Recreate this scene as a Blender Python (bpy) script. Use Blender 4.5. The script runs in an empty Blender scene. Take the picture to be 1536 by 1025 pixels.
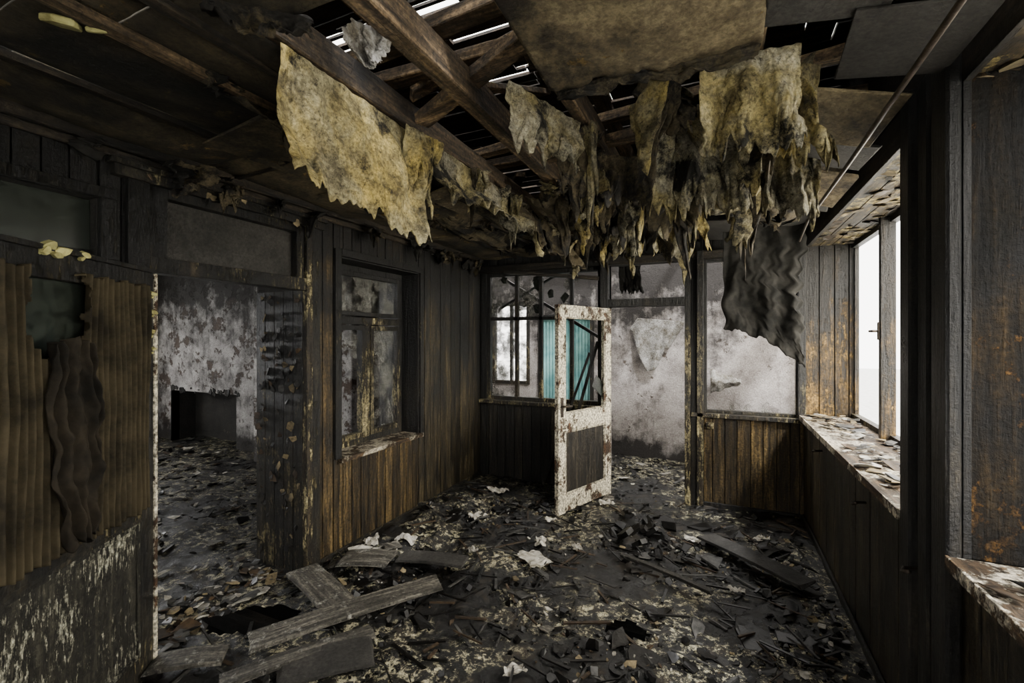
import bpy, math, random
from mathutils import Vector, Matrix, Euler, noise as mn

random.seed(7)
R = random.random
def U(a, b): return a + (b - a) * R()

# ------------------------------------------------------------------ node helpers
def mk(name, spec=.35):
    m = bpy.data.materials.new(name); m.use_nodes = True
    nt = m.node_tree
    b = nt.nodes['Principled BSDF']; b.inputs['Specular IOR Level'].default_value = spec
    return m, nt, b

def coord(nt, s=(1, 1, 1), off=(0, 0, 0)):
    tc = nt.nodes.new('ShaderNodeTexCoord'); mp = nt.nodes.new('ShaderNodeMapping')
    mp.inputs['Scale'].default_value = s; mp.inputs['Location'].default_value = off
    nt.links.new(tc.outputs['Object'], mp.inputs['Vector'])
    return mp.outputs[0]

def noi(nt, v, s, d=6, r=.6, dist=0):
    n = nt.nodes.new('ShaderNodeTexNoise')
    n.inputs['Scale'].default_value = s; n.inputs['Detail'].default_value = d
    n.inputs['Roughness'].default_value = r; n.inputs['Distortion'].default_value = dist
    nt.links.new(v, n.inputs['Vector'])
    return n.outputs[0]

def mr(nt, f, a, b, c=0., d=1.):
    n = nt.nodes.new('ShaderNodeMapRange'); n.clamp = True
    n.inputs[1].default_value = a; n.inputs[2].default_value = b
    n.inputs[3].default_value = c; n.inputs[4].default_value = d
    nt.links.new(f, n.inputs[0]); return n.outputs[0]

def ramp(nt, f, stops):
    n = nt.nodes.new('ShaderNodeValToRGB'); cr = n.color_ramp
    while len(cr.elements) < len(stops): cr.elements.new(.5)
    for e, (p, c) in zip(cr.elements, stops):
        e.position = p; e.color = (c[0], c[1], c[2], 1)
    nt.links.new(f, n.inputs[0]); return n.outputs[0]

def inp(nt, sock, v):
    if hasattr(v, 'is_linked'): nt.links.new(v, sock)
    elif isinstance(v, (int, float)): sock.default_value = v
    else: sock.default_value = (v[0], v[1], v[2], 1)

def mixc(nt, f, a, b):
    n = nt.nodes.new('ShaderNodeMix'); n.data_type = 'RGBA'
    inp(nt, n.inputs[0], f); inp(nt, n.inputs[6], a); inp(nt, n.inputs[7], b)
    return n.outputs[2]

def math2(nt, op, a, b):
    n = nt.nodes.new('ShaderNodeMath'); n.operation = op
    inp(nt, n.inputs[0], a); inp(nt, n.inputs[1], b)
    return n.outputs[0]

def scalec(nt, c, f):
    n = nt.nodes.new('ShaderNodeVectorMath'); n.operation = 'SCALE'
    nt.links.new(c, n.inputs[0]); inp(nt, n.inputs['Scale'], f)
    return n.outputs[0]

def tinted(nt, c):
    a = nt.nodes.new('ShaderNodeAttribute'); a.attribute_name = 'tint'
    return scalec(nt, c, a.outputs['Fac'])

def bump(nt, b, h, strength=.5, dist=.01):
    n = nt.nodes.new('ShaderNodeBump')
    n.inputs['Strength'].default_value = strength; n.inputs['Distance'].default_value = dist
    nt.links.new(h, n.inputs['Height']); nt.links.new(n.outputs[0], b.inputs['Normal'])

def zof(nt):
    sx = nt.nodes.new('ShaderNodeSeparateXYZ'); nt.links.new(coord(nt), sx.inputs[0]); return sx.outputs[2]

def wood(name, dark, mid, grain='z', soot=.45, paint=None, cov=.5, rough=.5, streak=False, pscale=7, smoke=.11, spec=.35):
    m, nt, b = mk(name, spec)
    gs = {'z': (11, 11, .9), 'y': (11, .9, 11), 'x': (.9, 11, 11)}[grain]
    g = noi(nt, coord(nt, gs), 3, 9, .68, .3)
    fine = noi(nt, coord(nt), 55, 6, .7)
    big = noi(nt, coord(nt, off=(3, 1, 7)), 1.6, 9, .72)
    ss = {'z': (5, 5, .5), 'y': (5, .5, 5), 'x': (.5, 5, 5)}[grain]
    drip = noi(nt, coord(nt, ss, (2, 6, 1)), 1.2, 8, .7)
    col = ramp(nt, g, [(.36, dark), (.5, [x * .28 for x in mid]), (.67, mid)])
    if paint is not None:
        ps = (3, 3, .7) if streak else (1, 1, .8)
        p = noi(nt, coord(nt, ps, (5, 2, 1)), pscale, 13, .78)
        p2 = math2(nt, 'ADD', p, mr(nt, noi(nt, coord(nt, off=(9, 0, 2)), 2.2, 4), .3, .7, -.12, .12))
        t = .36 + (1 - cov) * .3
        mask = mr(nt, p2, t, t + .035)
        pc = mixc(nt, mr(nt, fine, .35, .65), [x * .45 for x in paint], paint)
        col = mixc(nt, mask, col, pc)
    s0 = .72 - soot * .45
    sm = math2(nt, 'ADD', math2(nt, 'MULTIPLY', big, .55), math2(nt, 'MULTIPLY', drip, .45))
    if smoke and grain == 'z':   # smoke layer blackened the upper part of the room most
        sm = math2(nt, 'ADD', sm, mr(nt, zof(nt), .5, 2.3, -.05, smoke))
    col = mixc(nt, mr(nt, sm, s0, s0 + .12, 0, .96), col, (.003, .003, .003))
    col = scalec(nt, col, mr(nt, fine, .3, .7, .1, 1.8))
    col = tinted(nt, col)
    nt.links.new(col, b.inputs['Base Color'])
    nt.links.new(mr(nt, big, .3, .7, rough + .18, rough - .1), b.inputs['Roughness'])
    h = math2(nt, 'ADD', g, math2(nt, 'MULTIPLY', fine, .6))
    if paint is not None: h = math2(nt, 'ADD', h, math2(nt, 'MULTIPLY', mask, .5))
    bump(nt, b, h, .95, .016)
    return m

def plaster(name, base, base2, stain, soot=.4, peel=.4, peelcol=(.12, .1, .085), rough=.85, zsoot=None, ps=3.2):
    m, nt, b = mk(name)
    c0 = coord(nt)
    big = noi(nt, coord(nt, (1, 1, .6), (2, 4, 1)), 1.3, 9, .7, .4)
    med = noi(nt, c0, 4.5, 10, .7)
    fine = noi(nt, c0, 60, 5, .7)
    run = noi(nt, coord(nt, (4, 4, .35), (1, 3, 2)), 1.3, 9, .7)
    col = mixc(nt, mr(nt, med, .35, .65), base, base2)
    s = .7 - peel * .4
    pm = mr(nt, noi(nt, coord(nt, off=(7, 7, 7)), ps, 12, .72), s, s + .03)
    col = mixc(nt, pm, col, peelcol)
    t = .75 - soot * .5
    bg_ = big
    if zsoot:
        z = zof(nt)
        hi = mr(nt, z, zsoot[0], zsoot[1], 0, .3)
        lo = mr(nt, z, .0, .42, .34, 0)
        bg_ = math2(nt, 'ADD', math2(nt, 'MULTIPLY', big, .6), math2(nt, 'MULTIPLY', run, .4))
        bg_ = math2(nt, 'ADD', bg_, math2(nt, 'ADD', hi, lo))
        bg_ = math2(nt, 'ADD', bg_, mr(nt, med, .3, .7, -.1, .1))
    col = mixc(nt, mr(nt, bg_, t, t + .2, 0, .95), col, stain)
    col = scalec(nt, col, mr(nt, fine, .3, .7, .5, 1.4))
    col = tinted(nt, col)
    nt.links.new(col, b.inputs['Base Color'])
    b.inputs['Roughness'].default_value = rough
    h = math2(nt, 'ADD', math2(nt, 'MULTIPLY', fine, .35), math2(nt, 'SUBTRACT', med, math2(nt, 'MULTIPLY', pm, .4)))
    bump(nt, b, h, .8, .025)
    return m

def paper(name, base, base2, burn=.45, trans=.25):
    m, nt, b = mk(name)
    c0 = coord(nt)
    med = noi(nt, c0, 3.5, 10, .7, .5); fine = noi(nt, c0, 75, 6, .7)
    big = noi(nt, coord(nt, off=(1, 8, 3)), 3.6, 12, .76)
    col = mixc(nt, mr(nt, med, .42, .58), base, base2)
    st = mr(nt, noi(nt, coord(nt, off=(5, 5, 1)), 9, 12, .78), .42, .60)
    col = mixc(nt, math2(nt, 'MULTIPLY', st, .82), col, (.075, .06, .032))
    sp = mr(nt, noi(nt, c0, 60, 6, .8), .55, .62)
    col = mixc(nt, math2(nt, 'MULTIPLY', sp, .75), col, (.025, .02, .013))
    t = .78 - burn * .5
    col = mixc(nt, mr(nt, big, t, t + .08, 0, .97), col, (.008, .007, .006))
    col = scalec(nt, col, mr(nt, fine, .3, .7, .4, 1.55))
    col = tinted(nt, col)
    nt.links.new(col, b.inputs['Base Color'])
    b.inputs['Roughness'].default_value = .8
    bump(nt, b, math2(nt, 'ADD', big, math2(nt, 'MULTIPLY', fine, .35)), 1.0, .03)
    if trans > 0:
        tr = nt.nodes.new('ShaderNodeBsdfTranslucent'); nt.links.new(col, tr.inputs[0])
        mx = nt.nodes.new('ShaderNodeMixShader'); mx.inputs[0].default_value = trans
        out = nt.nodes['Material Output']
        nt.links.new(b.outputs[0], mx.inputs[1]); nt.links.new(tr.outputs[0], mx.inputs[2])
        nt.links.new(mx.outputs[0], out.inputs[0])
    return m

def plain(name, c, c2=None, rough=.6, sc=20, metal=0, bs=.4, spec=.35):
    m, nt, b = mk(name, spec)
    f = noi(nt, coord(nt), sc, 8, .7)
    c2 = c2 or [x * .4 for x in c]
    col = tinted(nt, mixc(nt, mr(nt, f, .38, .62), c, c2))
    nt.links.new(col, b.inputs['Base Color'])
    b.inputs['Roughness'].default_value = rough; b.inputs['Metallic'].default_value = metal
    bump(nt, b, f, bs, .01)
    return m

def dirty_glass(name, lo, hi, col=(.25, .25, .22), mx_=.95):
    m, nt, b = mk(name)
    f = noi(nt, coord(nt), 5, 10, .7)
    cc = mixc(nt, mr(nt, noi(nt, coord(nt), 25, 8, .7), .4, .6), col, [x * .35 for x in col])
    nt.links.new(cc, b.inputs['Base Color'])
    b.inputs['Roughness'].default_value = .25
    tr = nt.nodes.new('ShaderNodeBsdfTransparent')
    mx = nt.nodes.new('ShaderNodeMixShader')
    nt.links.new(mr(nt, f, lo, hi, .03, mx_), mx.inputs[0])
    out = nt.nodes['Material Output']
    nt.links.new(tr.outputs[0], mx.inputs[1]); nt.links.new(b.outputs[0], mx.inputs[2])
    nt.links.new(mx.outputs[0], out.inputs[0])
    return m

def floor_mat(name, ash=.5, wet=.5, k=1.0, sp2=.65):
    m, nt, b = mk(name, .5)
    c0 = coord(nt)
    big = noi(nt, coord(nt, off=(4.4, 2.3, 0)), 1.15, 7, .62, .4)
    med = noi(nt, c0, 6, 10, .72, .4)
    fine = noi(nt, c0, 20, 13, .84)
    grit = noi(nt, c0, 130, 4, .7)
    col = ramp(nt, med, [(.36, (.002, .002, .002)), (.54, (.005, .0045, .004)), (.65, (.035 * k, .027 * k, .018 * k)), (.78, (.13 * k, .105 * k, .075 * k))])
    spk = math2(nt, 'MULTIPLY', mr(nt, fine, .53, .555), mr(nt, big, .66 - ash * .3, .72 - ash * .3))
    col = mixc(nt, spk, col, (.52 * k, .48 * k, .32 * k))
    spk2 = mr(nt, noi(nt, coord(nt, off=(11, 5, 0)), 14, 11, .82), sp2, sp2 + .02)
    col = mixc(nt, spk2, col, (.34 * k, .35 * k, .37 * k))
    col = scalec(nt, col, mr(nt, grit, .3, .7, .25, 1.6))
    nt.links.new(col, b.inputs['Base Color'])
    wetm = noi(nt, coord(nt, off=(8, 1, 0)), 2.1, 6, .65)
    r = math2(nt, 'ADD', mr(nt, med, .38, .6, .44 - wet * .36, .68), mr(nt, wetm, .42, .6, .22, -.12))
    nt.links.new(r, b.inputs['Roughness'])
    h = math2(nt, 'ADD', math2(nt, 'ADD', med, math2(nt, 'MULTIPLY', fine, .3)), math2(nt, 'MULTIPLY', grit, .08))
    bump(nt, b, h, .85, .02)
    return m

# materials
M_char   = wood('charred_wood', (.003, .003, .003), (.034, .028, .019), soot=.64, rough=.36)
M_charx  = wood('charred_wood_x', (.004, .004, .004), (.05, .038, .024), 'x', soot=.56, rough=.45)
M_chary  = wood('charred_wood_y', (.004, .004, .004), (.06, .045, .027), 'y', soot=.52, rough=.45)
M_board  = wood('sooty_wall_board', (.004, .004, .003), (.105, .08, .04), soot=.58, rough=.36)
M_brown  = wood('brown_dado_board', (.005, .004, .002), (.15, .10, .038), soot=.50, rough=.36, smoke=.16)
M_gold   = wood('scorched_brown_board', (.006, .004, .002), (.17, .10, .028), soot=.52, paint=(.3, .18, .045), cov=.24, rough=.42, pscale=14, streak=True, smoke=.16)
M_rust   = wood('blistered_dark_board', (.003, .0024, .0016), (.03, .019, .007), soot=.60, paint=(.11, .055, .012), cov=.24, rough=.55, pscale=15, smoke=.02, spec=.15)
M_soff   = wood('peeling_soffit_board', (.008, .006, .004), (.11, .075, .03), 'y', soot=.54, paint=(.36, .28, .1), cov=.4, rough=.5, pscale=12)
M_trim   = wood('flaking_cream_trim', (.005, .004, .003), (.06, .045, .025), soot=.55, paint=(.40, .34, .18), cov=.42, rough=.5, streak=True, pscale=14)
M_trimd  = wood('flaking_dark_trim', (.004, .004, .003), (.04, .033, .02), soot=.62, paint=(.24, .2, .1), cov=.25, rough=.4, pscale=13, streak=True)
M_white  = wood('flaking_white_paint', (.02, .012, .007), (.15, .08, .04), soot=.28, paint=(.68, .62, .47), cov=.72, rough=.55, pscale=10, smoke=.03)
M_panel  = wood('peeling_grey_panel', (.012, .011, .008), (.05, .046, .032), soot=.40, paint=(.42, .41, .31), cov=.42, rough=.6, streak=True, pscale=22, smoke=0)
M_sill   = wood('flaking_sill_paint', (.02, .013, .007), (.16, .10, .05), 'y', soot=.4, paint=(.56, .5, .38), cov=.5, rough=.6, pscale=10)
M_beam   = wood('old_brown_beam', (.012, .008, .005), (.22, .15, .08), 'y', soot=.45, rough=.55)
M_beamx  = wood('old_brown_beam_x', (.012, .008, .005), (.22, .15, .08), 'x', soot=.43, rough=.55)
M_roof   = wood('dark_roof_board', (.005, .004, .003), (.07, .045, .025), 'x', soot=.5, rough=.7)
M_plank  = wood('grey_plank', (.02, .018, .014), (.24, .22, .18), soot=.38, rough=.5, grain='x', paint=(.32, .31, .27), cov=.22, pscale=14)
M_ceil   = plaster('sooty_ceiling_board', (.13, .10, .05), (.028, .023, .015), (.005, .005, .004), soot=.74, peel=.26, peelcol=(.24, .16, .05), ps=5)
M_ceilr  = plaster('scorched_ceiling_board', (.28, .225, .125), (.08, .06, .033), (.007, .005, .004), soot=.70, peel=.26, peelcol=(.36, .24, .07), ps=5)
M_dpanel = plaster('black_ceiling_panel', (.04, .037, .033), (.017, .016, .014), (.005, .005, .005), soot=.5, peel=.1)
M_plas   = plaster('pale_peeling_plaster', (.40, .385, .37), (.18, .17, .165), (.016, .014, .012), soot=.55, peel=.42, peelcol=(.07, .052, .042), zsoot=(1.4, 3.0), ps=4.5)
M_plas2  = plaster('smoky_pink_plaster', (.45, .415, .39), (.24, .215, .2), (.016, .014, .013), soot=.53, peel=.26, peelcol=(.10, .08, .065), zsoot=(1.4, 2.8), ps=6)
M_dplas  = plaster('black_plaster', (.03, .027, .024), (.014, .014, .012), (.005, .005, .005), soot=.5, peel=.2)
M_paper  = paper('yellowed_ceiling_paper', (.50, .44, .25), (.66, .51, .16), burn=.51)
M_paper2 = paper('pale_ceiling_paper', (.58, .54, .40), (.54, .45, .2), burn=.54)
M_paperd = paper('burnt_ceiling_paper', (.15, .12, .07), (.07, .055, .03), burn=.62, trans=.1)
M_wpaper = paper('grey_wallpaper', (.46, .45, .43), (.3, .29, .27), burn=.3, trans=.1)
M_cloth  = plain('blackened_cloth', (.017, .016, .014), (.005, .005, .0045), .9, 9, spec=.2, bs=.8)
M_curt   = plain('brown_sooty_curtain', (.034, .027, .015), (.008, .0065, .004), .85, 5, spec=.15)
M_jacket = plain('sooty_drape_cloth', (.016, .0125, .008), (.004, .0035, .0025), .85, 6, spec=.15)
M_teal   = plain('turquoise_paint', (.22, .42, .40), (.10, .25, .25), .5, 4)
M_glass  = dirty_glass('dirty_glass', .44, .72, (.2, .2, .18))
M_glassd = dirty_glass('sooted_glass', .14, .42, (.024, .029, .023))
M_glassw = dirty_glass('dusty_window_glass', .66, .9, (.5, .48, .38), .2)
M_metal  = plain('rusty_metal', (.09, .07, .055), (.03, .025, .02), .45, 25, .7)
M_foam   = plain('yellow_foam', (.5, .48, .2), (.25, .22, .08), .9, 12)
M_d1 = plain('black_char_bits', (.008, .007, .006), (.0025, .0025, .0025), .3, 25)
M_d2 = plain('grey_ash_bits', (.07, .067, .062), (.015, .015, .014), .5, 25)
M_d3 = plain('pale_plaster_bits', (.48, .46, .41), (.18, .165, .13), .8, 18)
M_d4 = plain('brown_wood_bits', (.07, .045, .024), (.02, .014, .009), .6, 22)
M_d5 = plain('ochre_paper_bits', (.28, .22, .12), (.09, .07, .04), .8, 18)
M_floor  = floor_mat('burnt_rubble_floor', .56, .95)
M_floor2 = floor_mat('pale_rubble_floor', .8, .9, .9, .6)
M_brick  = plain('dark_void_earth', (.004, .004, .004), None, .9, 10)
M_ground = plain('pale_gravel_ground', (.55, .55, .52), (.4, .4, .38), .9, 6)

# ------------------------------------------------------------------ mesh builder
class MB:
    def __init__(s): s.v = []; s.f = []; s.mi = []; s.t = []; s.mats = []; s.sm = []
    def m(s, mat):
        if mat not in s.mats: s.mats.append(mat)
        return s.mats.index(mat)
    def add(s, vs, fs, mat, t=None, sm=False):
        o = len(s.v); s.v += [tuple(v) for v in vs]
        if t is None: t = U(.65, 1.25)
        k = s.m(mat)
        for f in fs:
            s.f.append(tuple(i + o for i in f)); s.mi.append(k); s.t.append(t); s.sm.append(sm)
    HF = [(0, 3, 2, 1), (4, 5, 6, 7), (0, 1, 5, 4), (1, 2, 6, 5), (2, 3, 7, 6), (3, 0, 4, 7)]
    def box(s, x0, x1, y0, y1, z0, z1, mat, t=None):
        s.add([(x0, y0, z0), (x1, y0, z0), (x1, y1, z0), (x0, y1, z0), (x0, y0, z1), (x1, y0, z1), (x1, y1, z1), (x0, y1, z1)], s.HF, mat, t)
    def obox(s, c, size, rot, mat, t=None, j=0):
        mtx = Matrix.Translation(c) @ Euler(rot).to_matrix().to_4x4()
        a, b, d = [q / 2 for q in size]
        vs = [mtx @ Vector((x * a + U(-j, j), y * b + U(-j, j), z * d)) for z in (-1, 1) for x, y in ((-1, -1), (1, -1), (1, 1), (-1, 1))]
        s.add(vs, s.HF, mat, t)
    def beam(s, p, q, w, h, mat, t=None):
        p = Vector(p); q = Vector(q); d = (q - p); L = d.length; d.normalize()
        side = d.cross(Vector((0, 0, 1)))
        if side.length < .01: side = Vector((1, 0, 0))
        side.normalize(); up = side.cross(d)
        n = max(1, int(L / .25)); vs = []
        for i in range(n + 1):
            c = p + d * L * i / n
            for a, b in ((-1, -1), (1, -1), (1, 1), (-1, 1)):
                vs.append(c + side * (a * w / 2 + U(-.002, .002)) + up * (b * h / 2 + U(-.002, .002)))
        fs = [(0, 3, 2, 1), tuple(4 * n + k for k in (0, 1, 2, 3))]
        for i in range(n):
            for k in range(4):
                a = 4 * i + k; b = 4 * i + (k + 1) % 4
                fs.append((a, b, b + 4, a + 4))
        s.add(vs, fs, mat, t)
    def shard(s, c, r, th, rot, mat, n=None, t=None, asp=1):
        n = n or random.randint(4, 7)
        mtx = Matrix.Translation(c) @ Euler(rot).to_matrix().to_4x4()
        ang = sorted(U(0, 6.283) for _ in range(n))
        ang = [a * .4 + .6 * (i * 6.283 / n) for i, a in enumerate(ang)]
        pts = [(math.cos(a) * r * U(.6, 1.15), math.sin(a) * r * U(.6, 1.15) * asp, U(-.1, .1) * r) for a in ang]
        vs = [mtx @ Vector((x, y, z - th / 2)) for x, y, z in pts] + [mtx @ Vector((x * .96, y * .96, z + th / 2)) for x, y, z in pts]
        fs = [tuple(range(n - 1, -1, -1)), tuple(range(n, 2 * n))] + [(i, (i + 1) % n, (i + 1) % n + n, i + n) for i in range(n)]
        s.add(vs, fs, mat, t)
    def grid(s, fn, nu, nv, mat, t=1.0, skip=None, sm=True):
        vs = [fn(i / nu, j / nv) for j in range(nv + 1) for i in range(nu + 1)]
        fs = []
        for j in range(nv):
            for i in range(nu):
                if skip and skip((i + .5) / nu, (j + .5) / nv): continue
                a = j * (nu + 1) + i
                fs.append((a, a + 1, a + nu + 2, a + nu + 1))
        s.add(vs, fs, mat, t, sm)
    def tube(s, pts, r, mat, n=8, t=1.0):
        pts = [Vector(p) for p in pts]; vs = []
        for i, p in enumerate(pts):
            d = (pts[min(i + 1, len(pts) - 1)] - pts[max(i - 1, 0)]).normalized()
            a = d.cross(Vector((0, 0, 1)))
            if a.length < .05: a = Vector((1, 0, 0))
            a.normalize(); b = a.cross(d)
            for k in range(n):
                th = 6.28318 * k / n
                vs.append(p + a * math.cos(th) * r + b * math.sin(th) * r)
        fs = [tuple(range(n)), tuple(range((len(pts) - 1) * n + n - 1, (len(pts) - 1) * n - 1, -1))]
        for i in range(len(pts) - 1):
            for k in range(n):
                a = i * n + k; b = i * n + (k + 1) % n
                fs.append((a, a + n, b + n, b))
        s.add(vs, fs, mat, t, True)
    def build(s, name, loc=(0, 0, 0), rz=0, bevel=0, solid=0, parent=None):
        me = bpy.data.meshes.new(name)
        me.from_pydata(s.v, [], s.f)
        for m in s.mats: me.materials.append(m)
        me.polygons.foreach_set('material_index', s.mi)
        me.polygons.foreach_set('use_smooth', s.sm)
        at = me.attributes.new('tint', 'FLOAT', 'FACE'); at.data.foreach_set('value', s.t)
        me.update()
        ob = bpy.data.objects.new(name, me); bpy.context.collection.objects.link(ob)
        ob.location = loc; ob.rotation_euler = (0, 0, rz)
        if parent: ob.parent = parent
        if solid:
            md = ob.modifiers.new('solid', 'SOLIDIFY'); md.thickness = solid; md.offset = 0
        if bevel:
            md = ob.modifiers.new('bevel', 'BEVEL'); md.width = bevel; md.segments = 1; md.limit_method = 'ANGLE'
        return ob

def spans(aL, aR, z0, z1, ops):
    sp = [(z0, z1)]; e = 1e-4
    for b0, b1, c0, c1 in ops:
        if aL < b1 - e and aR > b0 + e:
            out = []
            for s0, s1 in sp:
                if c1 <= s0 or c0 >= s1: out.append((s0, s1)); continue
                if c0 > s0: out.append((s0, c0))
                if c1 < s1: out.append((c1, s1))
            sp = out
    return sp

def slab(mb, axis, f0, f1, a0, a1, z0, z1, ops, mat, t=1.0):
    cuts = sorted(set([a0, a1] + [c for o in ops for c in o[:2] if a0 < c < a1]))
    for L, Rr in zip(cuts, cuts[1:]):
        for s0, s1 in spans(L, Rr, z0, z1, ops):
            if axis == 'y': mb.box(f0, f1, L, Rr, s0, s1, mat, t)
            else: mb.box(L, Rr, f0, f1, s0, s1, mat, t)

def boards(mb, axis, face, into, a0, a1, z0, z1, ops, mat, w=.1, th=.02, gap=.006):
    cuts = [a0]; x = a0
    while x < a1 - .02:
        x = min(a1, x + w * U(.92, 1.08)); cuts.append(x)
    cuts = sorted(set(cuts + [c for o in ops for c in o[:2] if a0 < c < a1]))
    for L, Rr in zip(cuts, cuts[1:]):
        if Rr - L < .012: continue
        t = U(.4, 1.45)
        mt = mat(L) if callable(mat) else mat
        for s0, s1 in spans(L, Rr, z0, z1, ops):
            f = face + into * U(0, .006)
            g = f + into * th
            lo, hi = min(f, g), max(f, g)
            A, B = L + gap / 2, Rr - gap / 2
            if axis == 'y': mb.box(lo, hi, A, B, s0, s1, mt, t)
            else: mb.box(A, B, lo, hi, s0, s1, mt, t)

# ------------------------------------------------------------------ left wall
XL = -2.6
opsL = [(1.31, 2.25, -1, 2.42), (2.58, 3.57, .75, 2.27), (.1, 1.12, 2.02, 2.3)]
mb = MB()
slab(mb, 'y', -3.05, XL - .024, -1.5, 4.8, -.05, 3.3, opsL, M_dplas)
slab(mb, 'y', -3.07, -3.05, -1.5, 4.4, 0, 2.7, opsL, M_plas)
boards(mb, 'y', XL, -1, -1.5, 4.8, 0, 2.6, opsL, lambda a: M_brown if 2.3 < a < 3.5 else M_board, w=.095)
for y0, y1 in ((1.29, 1.31), (2.25, 2.27)):
    for k in range(5):
        xa = -3.07 + k * .094
        mb.box(xa, xa + .09, y0 - .004, y1 + .004, 0, 1.98, M_trimd, U(.7, 1.4))
for k in range(110):
    mb.shard((U(-3.04, -2.63), 2.243, U(.1, 1.95)), U(.012, .045), .004, (1.57 + U(-.5, .5), U(-.4, .4), U(-.6, .6)), random.choice([M_trimd, M_d4, M_d1, M_d5, M_d2]), t=U(.4, 1.1))
mb.build('wall_left', bevel=.003)

mb = MB()
mb.box(XL - .02, XL + .035, 2.25, 2.30, 0, 2.42, M_trim, 1.3)
mb.box(XL - .02, XL + .022, 2.30, 2.375, 0, 2.46, M_trimd, 1.3)
mb.box(XL - .02, XL + .028, 1.22, 1.31, 0, 2.42, M_trimd, .9)
mb.box(XL - .06, XL + .03, 1.31, 2.25, 1.98, 2.06, M_trim, 1.2)
mb.box(XL - .02, XL + .04, 1.16, 2.40, 2.42, 2.47, M_trim, 1.4)
mb.box(XL - .02, XL + .055, 1.14, 2.42, 2.47, 2.495, M_trim, 1.4)
mb.box(XL - .06, XL + .01, 1.31, 1.40, 2.06, 2.42, M_trimd, 1)
mb.box(XL - .06, XL + .01, 2.19, 2.25, 2.06, 2.42, M_trim, 1)
mb.box(XL - .06, XL + .01, 1.40, 2.19, 2.37, 2.42, M_trim, 1)
mb.box(XL - .05, XL - .044, 1.40, 2.19, 2.06, 2.37, M_dpanel, 1.0)
for k in range(18):
    mb.shard((XL + .04, U(1.3, 2.38), U(2.40, 2.5)), U(.012, .04), .004, (U(-.6, .6), 1.4, U(-.5, .5)), random.choice([M_d5, M_trim, M_d4]))
mb.build('trim_1', bevel=.004)

mb = MB()
mb.box(XL - .02, XL + .02, .04, 1.18, 2.30, 2.35, M_trimd); mb.box(XL - .02, XL + .02, .04, 1.18, 1.97, 2.02, M_trimd)
mb.box(XL - .02, XL + .02, 1.12, 1.18, 2.02, 2.30, M_trimd); mb.box(XL - .02, XL + .02, .04, .1, 2.02, 2.3, M_trimd)
mb.box(XL - .10, XL - .06, .1, 1.12, 2.02, 2.06, M_char); mb.box(XL - .10, XL - .06, .58, .64, 2.06, 2.3, M_char)
mb.box(XL - .085, XL - .08, .1, 1.12, 2.06, 2.3, M_glassd, .6)
mb.build('window_1', bevel=.003)

mb = MB()
mb.box(XL, XL + .05, -1.5, 4.78, 2.54, 2.6, M_chary, 1); mb.box(XL, XL + .025, -1.5, 4.78, 2.50, 2.54, M_chary, 1.3)
mb.build('trim_2', bevel=.006)
mb = MB()
mb.box(XL, XL + .018, 2.376, 4.78, 0, .07, M_trimd, 1)
mb.build('baseboard_left', bevel=.004)

# left window
mb = MB()
y0, y1, z0, z1, xw = 2.58, 3.57, .75, 2.27, -2.82
for a, b_ in ((y0, y0 + .012), (y1 - .012, y1)):
    mb.box(-3.07, XL, a, b_, z0, z1, M_char, .8)
mb.box(-3.07, XL, y0, y1, z1 - .012, z1, M_char, .8)
mb.box(-3.07, XL + .045, y0 - .02, y1 + .02, z0 - .03, z0 + .004, M_sill, .9)
mb.box(XL - .01, XL + .022, y0 - .06, y0, z0, z1 + .05, M_trimd, 1.4); mb.box(XL - .01, XL + .022, y1, y1 + .05, z0, z1 + .05, M_trimd, .8)
mb.box(XL - .01, XL + .024, y0, y1, z1, z1 + .055, M_trimd, 1.2)
def frame_y(mb, x0, x1, a0, a1, c0, c1, w, mat, t=1):
    mb.box(x0, x1, a0, a0 + w, c0, c1, mat, t); mb.box(x0, x1, a1 - w, a1, c0, c1, mat, t)
    mb.box(x0, x1, a0 + w, a1 - w, c0, c0 + w, mat, t); mb.box(x0, x1, a0 + w, a1 - w, c1 - w, c1, mat, t)
frame_y(mb, xw - .03, xw + .03, y0 + .012, y1 - .012, z0 + .004, z1 - .012, .05, M_trimd, 1.6)
mb.box(xw - .035, xw + .045, y0 + .06, y1 - .06, 1.77, 1.83, M_trim, 1.2)
ym = (y0 + y1) / 2
mb.box(xw - .03, xw + .04, ym - .03, ym + .03, z0 + .05, 1.77, M_trim, 1)
frame_y(mb, xw - .015, xw + .05, y0 + .065, ym - .032, z0 + .06, 1.76, .04, M_trim, .8)
frame_y(mb, xw - .015, xw + .05, ym + .032, y1 - .065, z0 + .06, 1.76, .04, M_trim, .8)
frame_y(mb, xw - .015, xw + .045, y0 + .065, y1 - .065, 1.84, z1 - .065, .035, M_trimd, 1.6)
mb.box(xw, xw + .004, ym + .07, y1 - .1, z0 + .1, 1.72, M_glass); mb.box(xw, xw + .004, y0 + .1, y1 - .1, 1.87, z1 - .1, M_glass)
mb.shard((xw, y0 + .17, z0 + .2), .12, .004, (0, 1.57, 0), M_glass); mb.shard((xw, ym - .14, 1.6), .13, .004, (0, 1.57, 0), M_glass)
mb.build('window_2', bevel=.004)

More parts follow.
